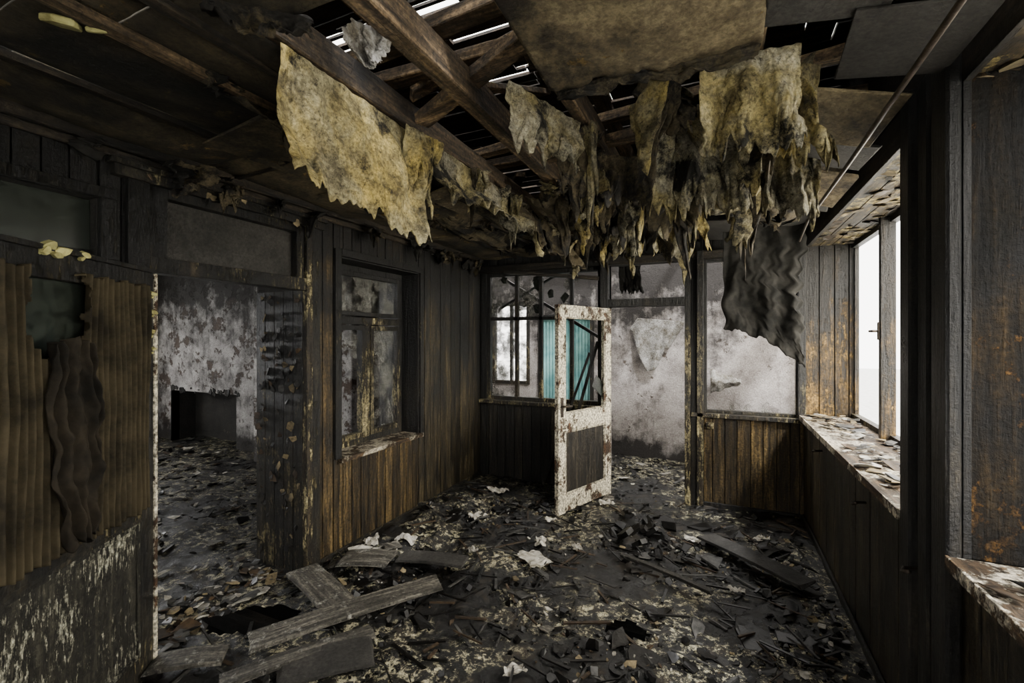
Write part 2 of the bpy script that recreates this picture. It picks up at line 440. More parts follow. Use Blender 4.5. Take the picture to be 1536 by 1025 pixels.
# ------------------------------------------------------------------ back wall
YB = 4.8
opsB = [(-2.52, -1.14, .93, 2.42), (-1.06, -.31, -1, 1.98), (-1.06, -.31, 2.06, 2.42), (-.14, .66, .93, 2.42),
        (-.93, -.88, 2.575, 2.63)]
mb = MB()
slab(mb, 'x', YB + .024, YB + .1, -3.07, 1.09, -.05, 3.3, opsB, M_dplas)
def bm(a):
    if a > .66: return M_gold
    if a > -.2: return M_brown
    return M_char
boards(mb, 'x', YB, 1, -2.6, 1.09, 0, 2.6, opsB, bm, w=.11)
slab(mb, 'x', YB + .1, YB + .12, -3.07, 1.09, -.05, 2.8, opsB, M_plas2)
mb.build('wall_back', bevel=.003)

mb = MB()
mb.box(-1.14, -1.06, YB - .06, YB + .1, 0, 2.6, M_char, 1.6)
mb.box(-.31, -.255, YB - .045, YB + .1, 0, 2.5, M_trim, 1)
mb.box(-.255, -.20, YB - .03, YB + .1, 0, 2.5, M_char, 1)
mb.box(-.20, -.14, YB - .05, YB + .1, 0, 2.5, M_trim, .9)
mb.box(-1.06, -.31, YB - .05, YB + .1, 1.98, 2.06, M_trimd, 1.2)
mb.box(-2.6, .69, YB - .04, YB + .02, 2.42, 2.5, M_charx, 1.3)
mb.box(-.25, .69, YB - .05, YB + .02, .89, .93, M_trim, 1)
mb.box(-2.6, -1.14, YB - .05, YB + .02, .89, .93, M_trim, .9)
mb.box(-.31, .69, YB - .018, YB, 0, .07, M_char, 1)
mb.box(.64, .70, YB - .04, YB + .02, .93, 2.5, M_trimd, 1.2)
mb.build('trim_3', bevel=.004)

def frame_x(mb, y0, y1, a0, a1, c0, c1, w, mat, t=1):
    mb.box(a0, a0 + w, y0, y1, c0, c1, mat, t); mb.box(a1 - w, a1, y0, y1, c0, c1, mat, t)
    mb.box(a0 + w, a1 - w, y0, y1, c0, c0 + w, mat, t); mb.box(a0 + w, a1 - w, y0, y1, c1 - w, c1, mat, t)
mb = MB()
frame_x(mb, YB + .01, YB + .07, -2.52, -1.14, .93, 2.42, .045, M_trimd, 1.2)
for x in (-2.14, -1.84, -1.48):
    mb.box(x - .02, x + .02, YB + .015, YB + .065, .975, 2.375, M_trim if x < -1.8 else M_trimd, 1.2)
mb.box(-2.475, -1.185, YB + .015, YB + .065, 1.86, 1.9, M_trimd, 1.2)
mb.box(-2.475, -2.16, YB + .04, YB + .044, .975, 1.86, M_glass)
mb.box(-2.475, -1.86, YB + .04, YB + .044, 1.9, 2.375, M_glass)
for k in range(12):
    mb.shard((U(-2.4, -1.3), YB + .04, U(1.95, 2.35)), U(.05, .12), .004, (1.57, 0, 0), random.choice([M_glass, M_glassd]))
mb.build('window_3', bevel=.003)
mb = MB()
frame_x(mb, YB + .01, YB + .07, -.14, .66, .93, 2.42, .03, M_trimd, 1.3)
for k in range(7):
    mb.shard((U(-.1, .6), YB + .04, random.choice((.98, 2.36))), U(.05, .09), .004, (1.57, 0, 0), M_glass)
mb.build('window_4', bevel=.003)

# ------------------------------------------------------------------ right wall with two bays
XR = .69; XW = 1.06
mb = MB()
slab(mb, 'y', XR + .024, 1.12, -1.5, 4.8, -.05, .93, [], M_dplas)
boards(mb, 'y', XR, 1, -1.5, 4.8, 0, .93, [], lambda a: M_board, w=.13)
for a, b_ in ((1.87, 2.30), (-1.5, -.9)):
    mb.box(XR + .024, 1.10, a + .024, b_ - .024, .93, 2.6, M_dplas, 1)
    boards(mb, 'y', XR, 1, a, b_, .93, 2.6, [], M_char, w=.11)
    boards(mb, 'x', a, 1, XR, 1.10, .965, 2.47, [], M_rust, w=.14)
    boards(mb, 'x', b_, -1, XR, 1.10, .965, 2.47, [], M_brown, w=.14)
mb.box(XR + .022, 1.12, -1.5, 4.8, 2.49, 3.3, M_dplas, 1)
mb.box(XR, XR + .022, -1.5, 4.8, 2.45, 2.6, M_chary, 1)
for k in range(4):
    x = XR + .022 + k * .095
    mb.box(x, x + .09, -.9, 4.8, 2.47, 2.49, M_soff, U(.8, 1.2))
for k in range(150):
    mb.shard((U(XR + .04, 1.03), U(-.8, 4.7), 2.463), U(.02, .06), .003, (U(-.35, .35), U(-.35, .35), U(0, 6)), random.choice([M_d5, M_d4, M_soff]), t=U(.4, .9))
mb.build('wall_right', bevel=.003)

mb = MB()
mb.box(XR - .035, XR, 2.2, 2.3, 0, 2.6, M_char, 1.7)
mb.box(XR - .02, XR, 2.08, 2.17, 0, 2.6, M_char, 1.2)
mb.box(XR - .04, XR, 1.87, 1.99, 0, 2.6, M_char, 1.7)
mb.build('trim_4', bevel=.008)
mb = MB()
mb.box(XR - .018, XR, -1.5, 4.78, 0, .08, M_char, 1)
mb.build('baseboard_right', bevel=.004)

for nm, a, b_ in (('window_sill', 2.30, 4.8), ('window_sill', -.9, 1.87)):
    mb = MB()
    mb.box(XR - .035, XW + .04, a, b_, .932, .965, M_sill, 1.1)
    mb.box(XR - .045, XR - .035, a, b_, .925, .968, M_sill, 1.3)
    for k in range(130):
        mb.shard((U(XR - .01, 1.01), U(a + .05, b_ - .05), .972 + U(0, .012)), U(.015, .085), .004, (U(-.2, .2), U(-.2, .2), U(0, 6)),
                 random.choice([M_d5, M_d3, M_d4, M_d1, M_d2]), t=U(.6, 1.3), asp=U(.3, 1))
    mb.build(nm, bevel=.002)

def side_window(name, ya, yb, posts):
    mb = MB()
    mb.box(XW, XW + .03, ya, ya + .04, .965, 2.47, M_gold, 1); mb.box(XW, XW + .03, yb - .02, yb, .965, 2.47, M_gold, 1)
    mb.box(XW - .02, XW + .03, ya, yb, .965, 1.0, M_trim, 1.1); mb.box(XW - .02, XW + .03, ya, yb, 2.43, 2.47, M_trimd, 1.1)
    for p in posts:
        mb.box(XW - .07, XW + .012, p, p + .05, .97, 2.47, M_gold, 1.9)
        mb.box(XW - .02, XW + .012, p + .05, p + .08, 1.0, 2.43, M_trim, 1.2)
        mb.tube([(XW - .07, p + .03, 1.70), (XW - .11, p + .03, 1.70), (XW - .11, p + .03, 1.70), (XW - .11, p + .09, 1.70)], .009, M_metal)
        mb.box(XW - .08, XW - .07, p + .015, p + .045, 1.64, 1.76, M_metal)
    mb.box(XW, XW + .003, ya + .04, yb - .02, 1.0, 2.43, M_glassw)
    mb.build(name, bevel=.003)
side_window('window_5', 2.30, 4.8, (3.0, 3.82))
side_window('window_6', -.9, 1.87, (.0, .95))

# ------------------------------------------------------------------ front wall (behind viewpoint)
mb = MB()
opsF = [(-1.9, .1, .9, 2.2)]  # window opening added behind the viewpoint to let fill light in
slab(mb, 'x', -1.6, -1.5, -3.07, 1.12, -.05, 3.3, opsF, M_dplas)
frame_x(mb, -1.58, -1.52, -1.9, .1, .9, 2.2, .06, M_trimd)
mb.box(-.94, -.86, -1.58, -1.52, .96, 2.14, M_trimd)
mb.build('wall_front')

# ------------------------------------------------------------------ floor
HOLES = [(-2.46, 1.76, .27, .13, .5), (-.47, 2.56, .12, .07, .2)]
def fh(x, y):
    v = Vector((x, y, 0))
    n = mn.fractal(v * 2.3, .8, 2.1, 5) * .02 + abs(mn.noise(v * 9)) * .022 + mn.noise(v * 22) * .007
    mound = .07 * math.exp(-((x + 2.3) ** 2 / .12 + (y - 3.4) ** 2 / 1.2)) + .05 * math.exp(-((x + .7) ** 2 / .1 + (y - 4.0) ** 2 / .1))
    mound += .05 * math.exp(-((x - .5) ** 2 / .05)) * (.5 + .5 * mn.noise(v * 3))
    return max(0.004, .02 + n + mound * (1 + mn.noise(v * 7)))
def in_hole(x, y):
    for cx, cy, a, b, r in HOLES:
        dx, dy = x - cx, y - cy
        u = dx * math.cos(r) + dy * math.sin(r); w = -dx * math.sin(r) + dy * math.cos(r)
        if (u / a) ** 2 + (w / b) ** 2 < 1 + .6 * mn.noise(Vector((x * 9, y * 9, 3))): return True
    return False
def floor_grid(name, x0, x1, y0, y1, step, mat, holes=True):
    mb = MB(); nu = int((x1 - x0) / step); nv = int((y1 - y0) / step)
    P = lambda u, v: (x0 + (x1 - x0) * u, y0 + (y1 - y0) * v)
    mb.grid(lambda u, v: (*P(u, v), fh(*P(u, v))), nu, nv, mat, skip=(lambda u, v: in_hole(*P(u, v))) if holes else None)
    mb.box(x0, x1, y0, y1, -.40, -.36, M_brick, 1)
    mb.box(x0, x1, y0, y0 + .01, -.36, 0, M_brick, 1); mb.box(x0, x1, y1 - .01, y1, -.36, 0, M_brick, 1)
    if holes:
        for k in range(12):
            mb.box(x0, x1, y0 + .2 + k * .52, y0 + .26 + k * .52, -.16, -.02, M_charx, .6)
    return mb.build(name)
floor_grid('floor', -3.08, .72, -1.5, 4.9, .03, M_floor)
floor_grid('floor_side_room', -8.7, -3.08, -1.5, 4.85, .07, M_floor2, False)
floor_grid('floor_back_room', -4.0, 1.08, 4.9, 6.42, .05, M_floor2, False)

def debris(mb, n, x0, x1, y0, y1, rmin, rmax, mats, dens=None, tilt=.25, pw=2.5):
    c = 0; tries = 0
    while c < n and tries < n * 20:
        tries += 1
        x, y = U(x0, x1), U(y0, y1)
        if in_hole(x, y): continue
        if dens and R() > dens(x, y): continue
        c += 1
        r = rmin + (rmax - rmin) * R() ** pw
        tl = tilt * (.6 if r > .07 else 1)
        mb.shard((x, y, fh(x, y) + .004 + r * .06), r, U(.003, .010), (U(-tl, tl), U(-tl, tl), U(0, 6.3)), random.choice(mats), t=U(.4, 1.4), asp=U(.25, 1))
dn = lambda x, y: min(1, max(0.03, mn.noise(Vector((x * 1.5, y * 1.5, 5))) * 2.2 + .25 + (.5 if x < -1.9 or x > .2 else 0)))
mb = MB()
debris(mb, 2100, -2.56, .64, .6, 4.75, .006, .04, [M_d1, M_d1, M_d1, M_d1, M_d1, M_d1, M_d2, M_d4, M_d5], dn, .5)
debris(mb, 360, -2.5, .6, .9, 4.7, .008, .035, [M_d3, M_d3, M_d2], dn, .3)
debris(mb, 170, -2.5, .6, .8, 4.7, .05, .13, [M_d1, M_d1, M_d1, M_d1, M_dpanel, M_d2, M_plank], dn, .35, 1.8)
debris(mb, 50, -.6, .6, 1.8, 4.3, .06, .15, [M_dpanel, M_d2, M_d1, M_d1], None, .35, 1.2)
for k in range(420):
    x, y = U(-2.5, .6), U(1., 4.7)
    if in_hole(x, y): continue
    L = U(.04, .28)
    mb.obox((x, y, fh(x, y) + U(.01, .03)), (L, U(.005, .018), U(.004, .012)), (U(-.2, .2), U(-.15, .15), U(0, 3.14)), random.choice([M_d1, M_d1, M_d4, M_d2]))
for k in range(420):
    x, y = U(-2.5, .6), U(.9, 4.7)
    if in_hole(x, y) or R() > dn(x, y) + .2: continue
    r = .01 + .035 * R() ** 2
    mb.shard((x, y, fh(x, y) + r * .4), r, r * U(.6, 1.2), (U(-.8, .8), U(-.8, .8), U(0, 6)), M_d1)
for (x, y, s) in ((-1.23, 3.08, .13), (-1.28, 3.35, .06), (-1.95, 3.55, .08), (-2.2, 2.85, .07), (-1.35, 3.8, .05), (-2.1, 4.25, .10), (-1.0, 3.4, .05), (-2.38, 2.6, .12), (-2.45, 2.75, .08), (-.2, 3.9, .06), (-1.7, 3.0, .05), (.1, 3.2, .05), (.3, 4.1, .06), (-.9, 2.0, .05), (-1.0, 4.4, .07)):
    a = U(0, 3); sd = U(0, 99)
    def fn(u, v, x=x, y=y, s=s, a=a, sd=sd):
        lx, ly = (u - .5) * 2 * s * (1 + .3 * mn.noise(Vector((v * 4, sd, 0)))), (v - .5) * 1.3 * s * (1 + .3 * mn.noise(Vector((u * 4, sd, 5))))
        px, py = x + lx * math.cos(a) - ly * math.sin(a), y + lx * math.sin(a) + ly * math.cos(a)
        return (px + .01 * mn.noise(Vector((u * 5, v * 5, sd))), py, fh(px, py) + .02 + .04 * abs(mn.noise(Vector((u * 3, v * 3, sd)))))
    mb.grid(fn, 10, 8, M_d3, U(.8, 1.5), sm=False)
for k in range(26):
    x, y = random.gauss(-.62, .14), random.gauss(3.85, .22)
    mb.shard((x, y, fh(x, y) + abs(random.gauss(.0, .03))), U(.03, .08), U(.02, .04), (U(-.7, .7), U(-.7, .7), U(0, 6)), random.choice([M_d1, M_d1, M_d1, M_char]))
mb.build('floor_debris')
mb = MB(); debris(mb, 900, -7.5, -3.1, .3, 4.2, .02, .1, [M_d1, M_d1, M_d2, M_d3, M_d4], None, .4)
debris(mb, 160, -3.05, -2.62, 1.35, 2.2, .02, .09, [M_d1, M_d2, M_d3, M_d5, M_d4], None, .4)
mb.build('floor_debris')
mb = MB(); debris(mb, 500, -3, .9, 5.0, 6.3, .015, .09, [M_d1, M_d1, M_d2, M_d3, M_d2], None, .4); mb.build('floor_debris')

def plank(name, p, q, w, z0, z1, mat=M_plank, th=.022, t=1):
    p = Vector(p); q = Vector(q); L = (q - p).length; a = math.atan2(q.y - p.y, q.x - p.x)
    mb = MB(); n = 8; vs = []
    for i in range(n + 1):
        u = i / n
        for b, zz in ((-1, 0), (1, 0), (1, 1), (-1, 1)):
            vs.append((u * L + (U(-.02, .02) if i in (0, n) else 0), b * w / 2, z0 + (z1 - z0) * u + zz * th + .01 * math.sin(3 * u)))
    fs = [(0, 3, 2, 1), tuple(4 * n + k for k in (0, 1, 2, 3))]
    for i in range(n):
        for k in range(4):
            a0 = 4 * i + k; b0 = 4 * i + (k + 1) % 4
            fs.append((a0, b0, b0 + 4, a0 + 4))
    mb.add(vs, fs, mat, t)
    return mb.build(name, loc=(p.x, p.y, 0), rz=a, bevel=.003)
plank('fallen_plank', (-2.20, 1.58, 0), (-1.62, 2.44, 0), .17, .07, .09, t=1.2)
plank('fallen_plank', (-2.10, 1.36, 0), (-1.70, 1.92, 0), .10, .045, .06, t=.9)
plank('fallen_plank', (-2.54, 2.18, 0), (-2.02, 2.00, 0), .20, .10, .075, t=1.1)
plank('fallen_plank', (-2.42, 2.42, 0), (-2.08, 2.54, 0), .22, .09, .1, t=1)
plank('fallen_plank', (-2.50, 1.28, 0), (-2.26, 1.48, 0), .14, .06, .05, t=.9)
plank('fallen_plank', (-2.1, 2.65, 0), (-1.6, 2.75, 0), .15, .07, .08, t=1.5, mat=M_dpanel)
plank('fallen_plank', (-.65, 3.35, 0), (-.05, 3.05, 0), .04, .06, .08, t=.4)
plank('fallen_plank', (-.1, 3.9, 0), (.5, 3.3, 0), .16, .08, .12, t=1.0, mat=M_dpanel)
plank('fallen_plank', (-1.9, 1.5, 0), (-1.6, 1.8, 0), .22, .05, .06, t=1.5, mat=M_dpanel)

# ------------------------------------------------------------------ ceiling
mb = MB()
def ceil_panel(x0, x1, y0, y1, mat, sag=.015, t=None, z=2.6):
    sd = U(0, 50); t = t or U(.5, 1.4)
    mb.grid(lambda u, v: (x0 + (x1 - x0) * u, y0 + (y1 - y0) * v,
            z - sag * math.sin(3.14 * u) * math.sin(3.14 * v) + .008 * mn.noise(Vector((u * 4, v * 4, sd)))), 14, 14, mat, t)
for xa, xb in ((-2.6, -2.12), (-2.11, -1.66), (-1.65, -1.30)):
    y = -1.5
    while y < 4.75:
        y2 = min(4.8, y + U(.8, 1.2)); ceil_panel(xa, xb - .004, y, y2 - .006, M_ceil, U(.01, .05)); y = y2
for xa, xb in ((-1.29, -.96), (-.95, -.58)):
    ceil_panel(xa, xb, -1.5, .2, M_ceil); ceil_panel(xa, xb, .2, .95 if xa < -1 else .9, M_ceil)
ceil_panel(-.58, .1, -1.5, .4, M_ceilr)
sdx = 3.3
mb.grid(lambda u, v: (-.57 + .69 * u, .4 + (1.2 + .07 * mn.noise(Vector((u * 6, sdx, 0))) + .03 * mn.noise(Vector((u * 22, sdx, 0)))) * v,
        2.6 - .04 * math.sin(3.14 * u) * math.sin(3.14 * v) - .03 * v ** 4 + .01 * mn.noise(Vector((u * 4, v * 4, sdx)))), 50, 30, M_ceilr, 1.2)
ceil_panel(.1, .69, -1.5, .5, M_ceil); ceil_panel(.13, .69, .51, 1.15, M_dpanel)
for k, (xa, xb, ya, yb) in enumerate(((-1.28, -.98, 4.1, 4.8), (-.92, -.6, 4.3, 4.8), (-.5, -.22, 4.2, 4.8), (-.15, .3, 4.0, 4.8), (.3, .69, 3.5, 4.8))):
    ceil_panel(xa, xb, ya, yb, M_dpanel, .04)
mb.build('ceiling', solid=.01)

mb = MB()
def tilt_panel(c, sx, sy, rot, mat, t):
    mb.obox(c, (sx, sy, .012), rot, mat, t, .012)
tilt_panel((.27, 1.36, 2.56), .30, .38, (.03, .12, .05), M_dpanel, 1.3)
tilt_panel((.50, 1.72, 2.53), .30, .42, (.06, .18, -.05), M_dpanel, 1.1)
tilt_panel((.42, 2.10, 2.49), .30, .34, (-.15, .25, .1), M_ceilr, 1.3)
tilt_panel((.46, 2.52, 2.50), .30, .40, (.1, .3, 0), M_dpanel, 1.2)
tilt_panel((.46, 2.95, 2.48), .32, .36, (-.15, .28, .1), M_ceilr, 1.4)
tilt_panel((.46, 3.40, 2.50), .32, .40, (.1, .2, -.1), M_dpanel, 1.1)
tilt_panel((.24, 3.0, 2.56), .2, .5, (.1, .1, .1), M_dpanel, .9)
tilt_panel((-1.88, 1.55, 2.545), .40, .6, (.05, -.12, .02), M_ceil, 1.4)
tilt_panel((-2.35, 2.35, 2.55), .36, .5, (-.06, .12, .03), M_ceil, 1.2)
tilt_panel((-1.5, 2.6, 2.54), .26, .7, (.04, -.22, .03), M_ceilr, .8)
mb.build('sagging_ceiling_panels', bevel=.003)

mb = MB()
mb.beam((-1.65, -1.4, 2.575), (-1.65, 4.75, 2.575), .05, .03, M_beam, .9)
mb.beam((-2.14, -1.4, 2.58), (-2.12, 4.75, 2.58), .04, .025, M_chary, .9)
mb.beam((-1.42, -1.4, 2.58), (-1.40, 4.75, 2.58), .04, .025, M_chary, 1.3)
mb.beam((-2.6, 1.75, 2.585), (-1.3, 1.65, 2.585), .03, .02, M_charx, .9)
mb.beam((-2.6, 3.2, 2.585), (-1.3, 3.1, 2.585), .03, .02, M_charx, .9)
mb.build('ceiling_battens')

mb = MB()
for x, w, tt in ((-1.30, .05, .8), (-.95, .075, 1.4), (-.57, .05, 1.1), (-.19, .06, 1.1), (.12, .05, .9)):
    mb.beam((x, -1.45, 2.675), (x + U(-.02, .02), 4.78, 2.675), w, .12, M_beam, tt)
mb.build('ceiling_joists', bevel=.005)
mb = MB()
for y, z in ((1.25, 2.80), (1.75, 2.83), (2.3, 2.80), (2.85, 2.84), (3.4, 2.8), (4.0, 2.82), (4.5, 2.8)):
    mb.beam((-1.6, y + U(-.15, .25), z + U(-.03, .03)), (.65, y + U(-.15, .1), z + U(-.03, .03)), U(.05, .09), .05, M_beamx, U(1.0, 1.6))
for k in range(12):
    y = U(1.2, 4.2); x = U(-1.3, .2)
    mb.beam((x, y, U(2.8, 2.9)), (x + U(-.5, .5), y + U(.3, .8), U(2.95, 3.2)), U(.04, .08), .03, M_beam, U(.9, 1.6))
mb.beam((-1.28, 1.7, 2.76), (-.9, 2.0, 3.1), .1, .03, M_beam, 1.6)
mb.beam((-1.26, 1.75, 2.66), (-.56, 1.5, 2.76), .08, .05, M_beamx, 1.5)
mb.beam((-.95, 2.5, 2.7), (-.2, 2.3, 2.68), .07, .05, M_beamx, 1.4)
for x in (-2.3, -1.5, -.7, .1):
    mb.beam((x, -1.4, 3.2), (x, 4.78, 3.2), .07, .1, M_beam, 1.2)
mb.build('roof_timbers', bevel=.004)

mb = MB()
y = -1.55
while y < 4.85:
    lath = 1.5 < y < 2.7 or 3.9 < y < 4.7
    w = U(.05, .07) if lath else U(.11, .16); x = -3.1
    while x < 1.1:
        L = U(.4, 1.1); x2 = min(1.12, x + L); cx = (x + x2) / 2
        dz = U(0, .012); cut = 0
        if lath and -2.4 < cx < -.4 and R() < .42: cut = U(.012, .038)
        if not (y < .9 and R() < .5):  # unseen gaps behind the viewpoint, made to let light into the attic
            mb.box(x + .003, x2 - .003, y + .001, y + w - .001 - cut, 3.28 + dz, 3.305, M_roof, U(.6, 1.4))
        x = x2
    y += w + (U(.003, .012) if R() < .2 else .000)
mb.build('roof_boards')

# ------------------------------------------------------------------ hanging sheets
def sheet(name, p0, p1, drop, nrm, mat, fold=.04, freq=3, rag=.45, curl=0, nu=70, nv=26, holes=.0, t=1, lean=(0, 0, -1), jag=.12, solid=.003):
    sd = U(0, 500); p0 = Vector(p0); p1 = Vector(p1); nrm = Vector(nrm).normalized(); down = Vector(lean).normalized()
    dfn = drop if callable(drop) else (lambda u: drop)
    def L(u):
        a = .5 + .5 * mn.noise(Vector((u * 3.1, sd, 0)))
        b = mn.noise(Vector((u * 13, sd, 4))) + .5 * mn.noise(Vector((u * 37, sd, 9)))
        return dfn(u) * max(.1, (1 - rag * a) + jag * b)
    along = (p1 - p0).normalized()
    def fn(u, v):
        l = L(u)
        f = mn.noise(Vector((u * freq, v * 1.2, sd))) * 2 + .5 * mn.noise(Vector((u * freq * 3, v * 2.5, sd + 7)))
        c = mn.noise(Vector((u * 12, v * 8, sd + 3))) + .5 * abs(mn.noise(Vector((u * 22, v * 15, sd + 3))))
        pos = p0.lerp(p1, u) + down * l * v + nrm * (fold * f * min(1, v * 1.6) + curl * v * v * v + .012 * c)
        pos += along * (.05 * mn.noise(Vector((v * 2.5, u * 2, sd + 20))) + .018 * mn.noise(Vector((v * 11, u * 3, sd + 30)))) * v
        return pos
    sk = None
    if holes > 0: sk = lambda u, v: mn.noise(Vector((u * 7, v * 5, sd + 50))) > .6 - holes
    mb = MB(); mb.grid(fn, nu, nv, mat, t, sk)
    return mb.build(name, solid=solid)

sheet('torn_ceiling_sheet', (-1.28, 1.02, 2.6), (-1.30, 1.74, 2.6), lambda u: .46 + .08 * u, (1, 0, 0), M_paper, .05, 2.5, .12, .08, nu=130, nv=80, t=1.0, jag=.14)
sheet('torn_ceiling_sheet', (-1.25, 1.62, 2.59), (-1.2, 1.84, 2.58), .40, (1, -.4, 0), M_paper, .07, 3, .35, -.12, nu=70, nv=50, t=1.0, jag=.25)
sheet('torn_ceiling_sheet', (-1.27, 1.80, 2.6), (-1.27, 2.9, 2.6), .32, (1, 0, 0), M_paper2, .06, 6, .5, .10, t=.75, nu=130, nv=30, jag=.3)
sheet('torn_ceiling_sheet', (-1.27, 2.8, 2.6), (-1.27, 4.4, 2.6), .34, (1, 0, 0), M_paperd, .05, 9, .6, .06, nu=140, jag=.25)
sheet('torn_ceiling_sheet', (-1.04, 1.08, 2.64), (-.97, 1.18, 2.64), .16, (.4, -1, 0), M_wpaper, .05, 4, .3, .05, nu=40, t=1.3)
sheet('torn_ceiling_sheet', (-1.29, .80, 2.6), (-1.1, .98, 2.6), .10, (.6, -1, 0), M_paperd, .04, 4, .5, .04, nu=40, t=1.3, jag=.3)
sheet('torn_ceiling_sheet', (-.72, 1.55, 2.62), (-.56, 1.95, 2.6), .30, (1, -.5, 0), M_paper2, .06, 3, .5, .05, nu=60, nv=40, t=.8, jag=.25)
sheet('torn_ceiling_sheet', (-.56, 1.62, 2.585), (.12, 1.62, 2.585), .06, (0, 1, 0), M_paperd, .02, 8, .6, .02, nu=100, t=.9, jag=.3)
sheet('torn_ceiling_sheet', (-.06, 1.68, 2.6), (.24, 1.72, 2.6), .38, (0, -1, 0), M_paper2, .06, 3.2, .3, .03, nu=90, nv=50, t=1.05, jag=.18)
sheet('torn_ceiling_sheet', (.14, 1.78, 2.6), (.32, 1.88, 2.6), .42, (.3, -1, 0), M_paper, .06, 4, .4, .06, nu=60, nv=40, t=.8, jag=.25)
sheet('torn_ceiling_sheet', (-.22, 2.15, 2.6), (.12, 2.25, 2.6), .50, (0, -1, 0), M_paper2, .07, 3.5, .5, .03, nu=80, nv=50, t=.65, jag=.25)
sheet('torn_ceiling_sheet', (-.6, 2.3, 2.6), (-.3, 2.5, 2.6), .34, (0, -1, 0), M_paperd, .07, 4, .5, .03, nu=70, nv=40, t=1.2, jag=.3)
sheet('torn_ceiling_sheet', (-1.0, 3.2, 2.62), (-.6, 3.3, 2.62), .32, (0, -1, 0), M_paperd, .07, 4, .5, .03, nu=70, nv=40, t=1.2, jag=.3)
sheet('torn_ceiling_sheet', (.18, 2.5, 2.6), (.44, 2.6, 2.55), .42, (0, -1, 0), M_paper2, .06, 4, .5, .03, nu=70, nv=40, t=.6, jag=.3)
sheet('torn_ceiling_sheet', (-1.64, 1.1, 2.57), (-1.64, 2.4, 2.57), .09, (1, 0, 0), M_paperd, .04, 7, .7, .05, nu=110, nv=16, t=1.1, jag=.4)

def rags(name, x, y0, y1, n, dmin, dmax, mats, wmin=.05, wmax=.22, ztop=2.61):
    mb = MB()
    for k in range(n):
        y = U(y0, y1); w = wmin + (wmax - wmin) * R() ** 1.3; L0 = dmin + (dmax - dmin) * R() ** 1.5; sd = U(0, 500)
        a = U(-.7, .7) + (1.57 if R() < .65 else .3)
        dx, dy = math.cos(a) * w / 2, math.sin(a) * w / 2
        nx, ny = -math.sin(a), math.cos(a)
        x0 = x + U(-.05, .05); tip = U(-.9, .9); cu = U(-.1, .1); tw = U(-1, 1); tp = U(.1, .8)
        def fn(u, v):
            s = (u - .5) * 2
            taper = 1 - tp * v
            l = L0 * (1 - .4 * abs(s - tip)) * (1 + .5 * mn.noise(Vector((u * 5, sd, 1))) + .25 * mn.noise(Vector((u * 16, sd, 1))))
            f = .04 * mn.noise(Vector((u * 3, v * 2, sd))) * 2 + cu * v * v + .025 * mn.noise(Vector((u * 8, v * 6, sd)))
            return (x0 + dx * s * taper + nx * (f + tw * s * v * .05), y + dy * s * taper + ny * (f + tw * s * v * .05), ztop - l * v)
        mb.grid(fn, 16, 16, random.choice(mats), U(.5, 1.2))
    return mb.build(name, solid=.002)
P = [M_paper, M_paper2, M_paperd, M_paperd]
rags('ceiling_paper_rags', -.57, 2.0, 3.6, 22, .08, .44, P)
rags('ceiling_paper_rags', -.19, 1.7, 3.8, 26, .1, .52, P)
rags('ceiling_paper_rags', -.95, 2.6, 4.6, 26, .06, .40, [M_paperd, M_paperd, M_paper])
rags('ceiling_paper_rags', -1.28, 2.2, 4.6, 26, .06, .36, [M_paperd, M_paperd, M_paper2])
rags('ceiling_paper_rags', .16, 1.9, 3.8, 20, .1, .48, P)
rags('ceiling_paper_rags', -.4, 3.2, 4.5, 20, .08, .34, [M_paperd, M_paperd, M_paper2])
rags('ceiling_paper_rags', -.76, 3.0, 4.5, 18, .1, .36, [M_paperd, M_paper2])
rags('ceiling_paper_rags', -2.5, .7, 4.5, 20, .04, .22, [M_cloth, M_paperd], ztop=2.53)
rags('ceiling_paper_rags', -2.05, 1.2, 4.5, 16, .03, .16, [M_cloth, M_paperd], ztop=2.59)
rags('ceiling_paper_rags', -1.62, 1.0, 4.5, 16, .03, .16, [M_cloth, M_paperd, M_paperd], ztop=2.58)
rags('ceiling_paper_rags', .36, 2.6, 4.2, 14, .05, .2, [M_cloth, M_paperd, M_cloth], wmax=.12)
mb = MB(); mb.shard((-1.74, .66, 2.57), .05, .02, (.2, .3, 0), M_foam, 7, t=.7); mb.shard((-1.68, .72, 2.565), .03, .015, (.4, .3, 0), M_foam, 6, t=.6); mb.build('ceiling_foam_scrap', bevel=.004)

mb = MB()
def hammock(x0, x1, y0, y1, sag, mat, t, sd, hole=.42):
    def fn(u, v):
        z = 2.62 - sag * math.sin(3.14 * u) * (.35 + .65 * math.sin(3.14 * v)) - .06 * mn.noise(Vector((u * 2.5, v * 5, sd))) - .025 * mn.noise(Vector((u * 9, v * 9, sd)))
        return (x0 + (x1 - x0) * u, y0 + (y1 - y0) * v, z)
    mb.grid(fn, 40, 60, mat, t, lambda u, v: mn.noise(Vector((u * 3, v * 5, sd + 9))) + .3 * mn.noise(Vector((u * 14, v * 20, sd + 9))) > hole)
hammock(-.16, .30, 1.85, 3.5, .26, M_paper2, .7, 4)
hammock(-.95, -.58, 2.7, 3.7, .12, M_paperd, 1, 14, .1)
hammock(-.56, -.2, 2.8, 4.2, .1, M_paperd, 1, 24, .1)
hammock(.1, .66, 2.9, 4.2, .12, M_paperd, .9, 31, .3)
hammock(-1.28, -.96, 2.8, 4.3, .1, M_paperd, .9, 41, .1)
hammock(-1.64, -1.32, 1.9, 4.4, .12, M_paperd, 1.2, 51, .2)
hammock(-2.12, -1.68, 2.6, 4.6, .10, M_paperd, 1.1, 61, .15)
mb.build('sagging_ceiling_paper', solid=.003)

